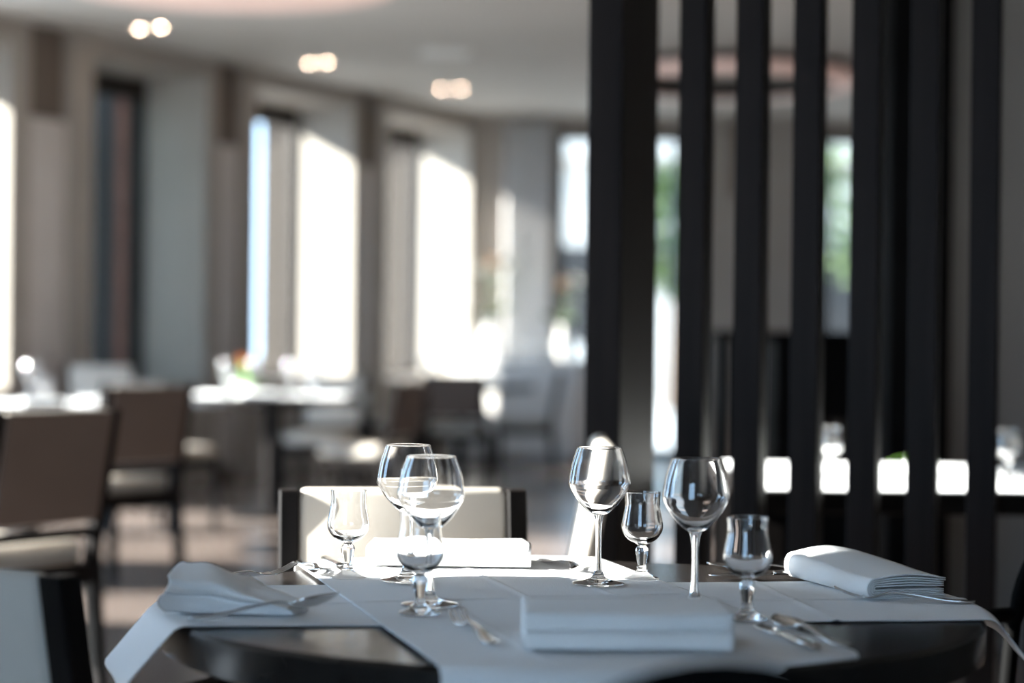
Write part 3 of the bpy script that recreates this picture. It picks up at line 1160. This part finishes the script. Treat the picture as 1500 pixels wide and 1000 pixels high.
# far place
lay(sn, nu_, (-0.287, 3.155), (-0.345, 3.350), 0.7575, 'shining spoon lying nearest the goblet before the cream chair', 'spoon', GC)
lay(kn, ku, (-0.245, 3.175), (-0.305, 3.372), 0.7575, 'knife lying between spoon and sunlit napkin', 'knife', GC)
lay(fk, fu, (0.125, 3.235), (0.055, 3.425), 0.7575, 'sunlit fork behind the sharpest wine glass', 'fork', GC)
# place near the camera
lay(fk, fu, (-0.086, 2.735), (-0.018, 2.475), 0.7585, 'blurred fork lying beside the napkin nearest the camera', 'fork', GC)
lay(kn, ku, (0.325, 2.665), (0.372, 2.460), 0.7585, 'knife on the white cloth below the front goblet', 'knife', GC)
lay(sn, nu_, (0.352, 2.690), (0.415, 2.490), 0.7585, 'dark blurred spoon lying below the front goblet', 'spoon', GC)
# place by the screen
lay(fk, fu, (0.490, 2.99), (0.680, 2.955), 0.7545, 'fork under the round folded napkin, tines towards the goblet', 'fork', GC)
lay(sn, nu_, (0.330, 3.335), (0.530, 3.340), 0.7535, 'pale spoon lying on the black table behind the round folded napkin', 'spoon', GC)
lay(kn, ku, (0.320, 3.235), (0.530, 3.255), 0.7555, 'knife at the cloth edge beside the round folded napkin', 'knife', GC)


# ------------------------------------------------------------------ flowers, sideboard, buffet
def leaf_blade(m, base, d, L, w, bend):
    d = Vector(d).normalized()
    side = d.cross(Vector((0, 0, 1)))
    if side.length < 0.1:
        side = Vector((1, 0, 0))
    side.normalize()
    rows = 5
    vs, fs = [], []
    for i in range(rows + 1):
        t = i / rows
        c = Vector(base) + d * L * t + Vector((0, 0, -bend * t * t))
        ww = w * math.sin(math.pi * (0.08 + 0.88 * t))
        vs += [c - side * ww, c + side * ww]
    for i in range(rows):
        fs.append((2 * i, 2 * i + 1, 2 * i + 3, 2 * i + 2))
    m.add(vs, fs, True)


def flowers(loc, label, vase_h, vase_r, blooms, leafs, spread, height, leafmat, seed, glass_vase=False):
    t = tag(empty('flower_vase', loc), label, 'flowers')
    MB().lathe([(0, 0), (vase_r * 0.7, 0), (vase_r, vase_h * 0.45), (vase_r * 0.6, vase_h * 0.85), (vase_r * 0.75, vase_h), (vase_r * 0.62, vase_h), (vase_r * 0.5, vase_h * 0.85), (0, vase_h * 0.8)], 24).build('vase', 'ceramic', t)
    rnd = random.Random(seed)
    for k in range(leafs):
        a = rnd.uniform(0, 6.28)
        m = MB()
        leaf_blade(m, (0, 0, vase_h * 0.95), (math.cos(a) * spread, math.sin(a) * spread, height * rnd.uniform(0.5, 1.1)), rnd.uniform(0.8, 1.1) * height, 0.18 * height, 0.3 * height)
        m.build('leaf', leafmat, t, fix=False)
    for k, mt in enumerate(blooms):
        a = rnd.uniform(0, 6.28)
        rr = spread * rnd.uniform(0.2, 1.0) * height
        c = Vector((rr * math.cos(a), rr * math.sin(a), vase_h + height * rnd.uniform(0.75, 1.15)))
        MB().tube([(0, 0, vase_h * 0.8), c * 0.5 + Vector((0, 0, vase_h * 0.5)), c], 0.004, 5).build('stalk', leafmat, t)
        m = MB()
        sz = 0.20 * height + 0.012
        for j in range(14):
            b_ = 2 * math.pi * j / 14 * 2.4
            el = 0.25 + 0.9 * (j % 3) / 2
            leaf_blade(m, c, (math.cos(b_) * math.cos(el), math.sin(b_) * math.cos(el), math.sin(el)), sz, sz * 0.38, -sz * 0.1)
        m.build('bloom', mt, t, fix=False)


flowers((-1.62, 12.42, 0.7545), 'small white vase with green leaves and an orange bloom', 0.08, 0.045, ['petal_orange', 'petal_orange'], 9, 0.5, 0.11, 'leaf_bright', 3)
flowers((1.16, 5.82, 0.7545), 'small plant with green leaf tips behind the slats', 0.05, 0.03, [], 7, 0.9, 0.085, 'leaf_bright', 8)

# black sideboard beyond the screen
sb = tag(empty('sideboard', (1.53, 9.9, 0)), 'tall black sideboard standing beyond the slatted screen', 'sideboard')
MB().box(-0.27, 0.30, -0.22, 0.22, 0.06, 1.13).build('body', 'black_lacquer', sb, bevel=0.004, segs=1)
MB().box(-0.55, 0.33, -0.25, 0.25, 1.13, 1.17).build('top', 'black_lacquer', sb, bevel=0.004, segs=1)
MB().box(-0.53, -0.48, -0.22, 0.22, 0.0, 1.13).build('leg_panel', 'black_lacquer', sb)
for s in (-1, 1):
    d = MB().box(0.015 + s * 0.14 - 0.135, 0.015 + s * 0.14 + 0.135, -0.24, -0.22, 0.10, 1.10).build('door', 'black_lacquer', sb, bevel=0.003, segs=1)
    MB().box(0.015 + s * 0.02 - 0.005, 0.015 + s * 0.02 + 0.005, -0.26, -0.24, 0.55, 0.75).build('handle', 'steel', d)

# white draped buffet by the end wall
bf = tag(empty('buffet_table', (0.15, 18.25, 0), math.radians(-25)), 'long buffet table draped in white at the far wall', 'table')


def skirt(u, v):
    pts = [(-0.62, -0.3), (0.62, -0.3), (0.62, 0.3), (-0.62, 0.3), (-0.62, -0.3)]
    i = u * 4
    k = min(int(i), 3)
    f = i - k
    x_ = pts[k][0] * (1 - f) + pts[k + 1][0] * f
    y_ = pts[k][1] * (1 - f) + pts[k + 1][1] * f
    w = 1 + 0.03 * (1 - v) * math.sin(u * 170) + 0.02 * (1 - v)
    return (x_ * w, y_ * w, 0.01 + 0.89 * v)


MB().grid(skirt, 240, 6, True, None, 0.002).build('skirt', 'linen', bf, fix=False)
MB().box(-0.625, 0.625, -0.305, 0.305, 0.895, 0.92).build('top', 'linen', bf, bevel=0.006)
flowers((-0.20, 18.47, 0.92), 'tall white vase with pale orange blooms at the bright window end of the buffet', 0.38, 0.08, ['petal_pale', 'petal_white', 'petal_white', 'petal_pale', 'petal_white', 'petal_white', 'petal_white'], 12, 0.55, 0.42, 'leaf', 21)
flowers((0.46, 18.20, 0.92), 'white vase with pale blooms at the screen end of the buffet', 0.32, 0.07, ['petal_pale', 'petal_white', 'petal_white', 'petal_pale', 'petal_white'], 10, 0.5, 0.36, 'leaf', 22)
far_glasses(0.15 - 0.055, 18.25 - 0.118, 0.92, [((-0.42 + 0.12 * k) * 0.906 + 0.04 * (k % 2), (-0.42 + 0.12 * k) * -0.423 + 0.09 * (k % 2) - 0.05, 1) for k in range(8)], 'distant wine glass standing in rows on the white buffet', '', 'wine glasses on the buffet')
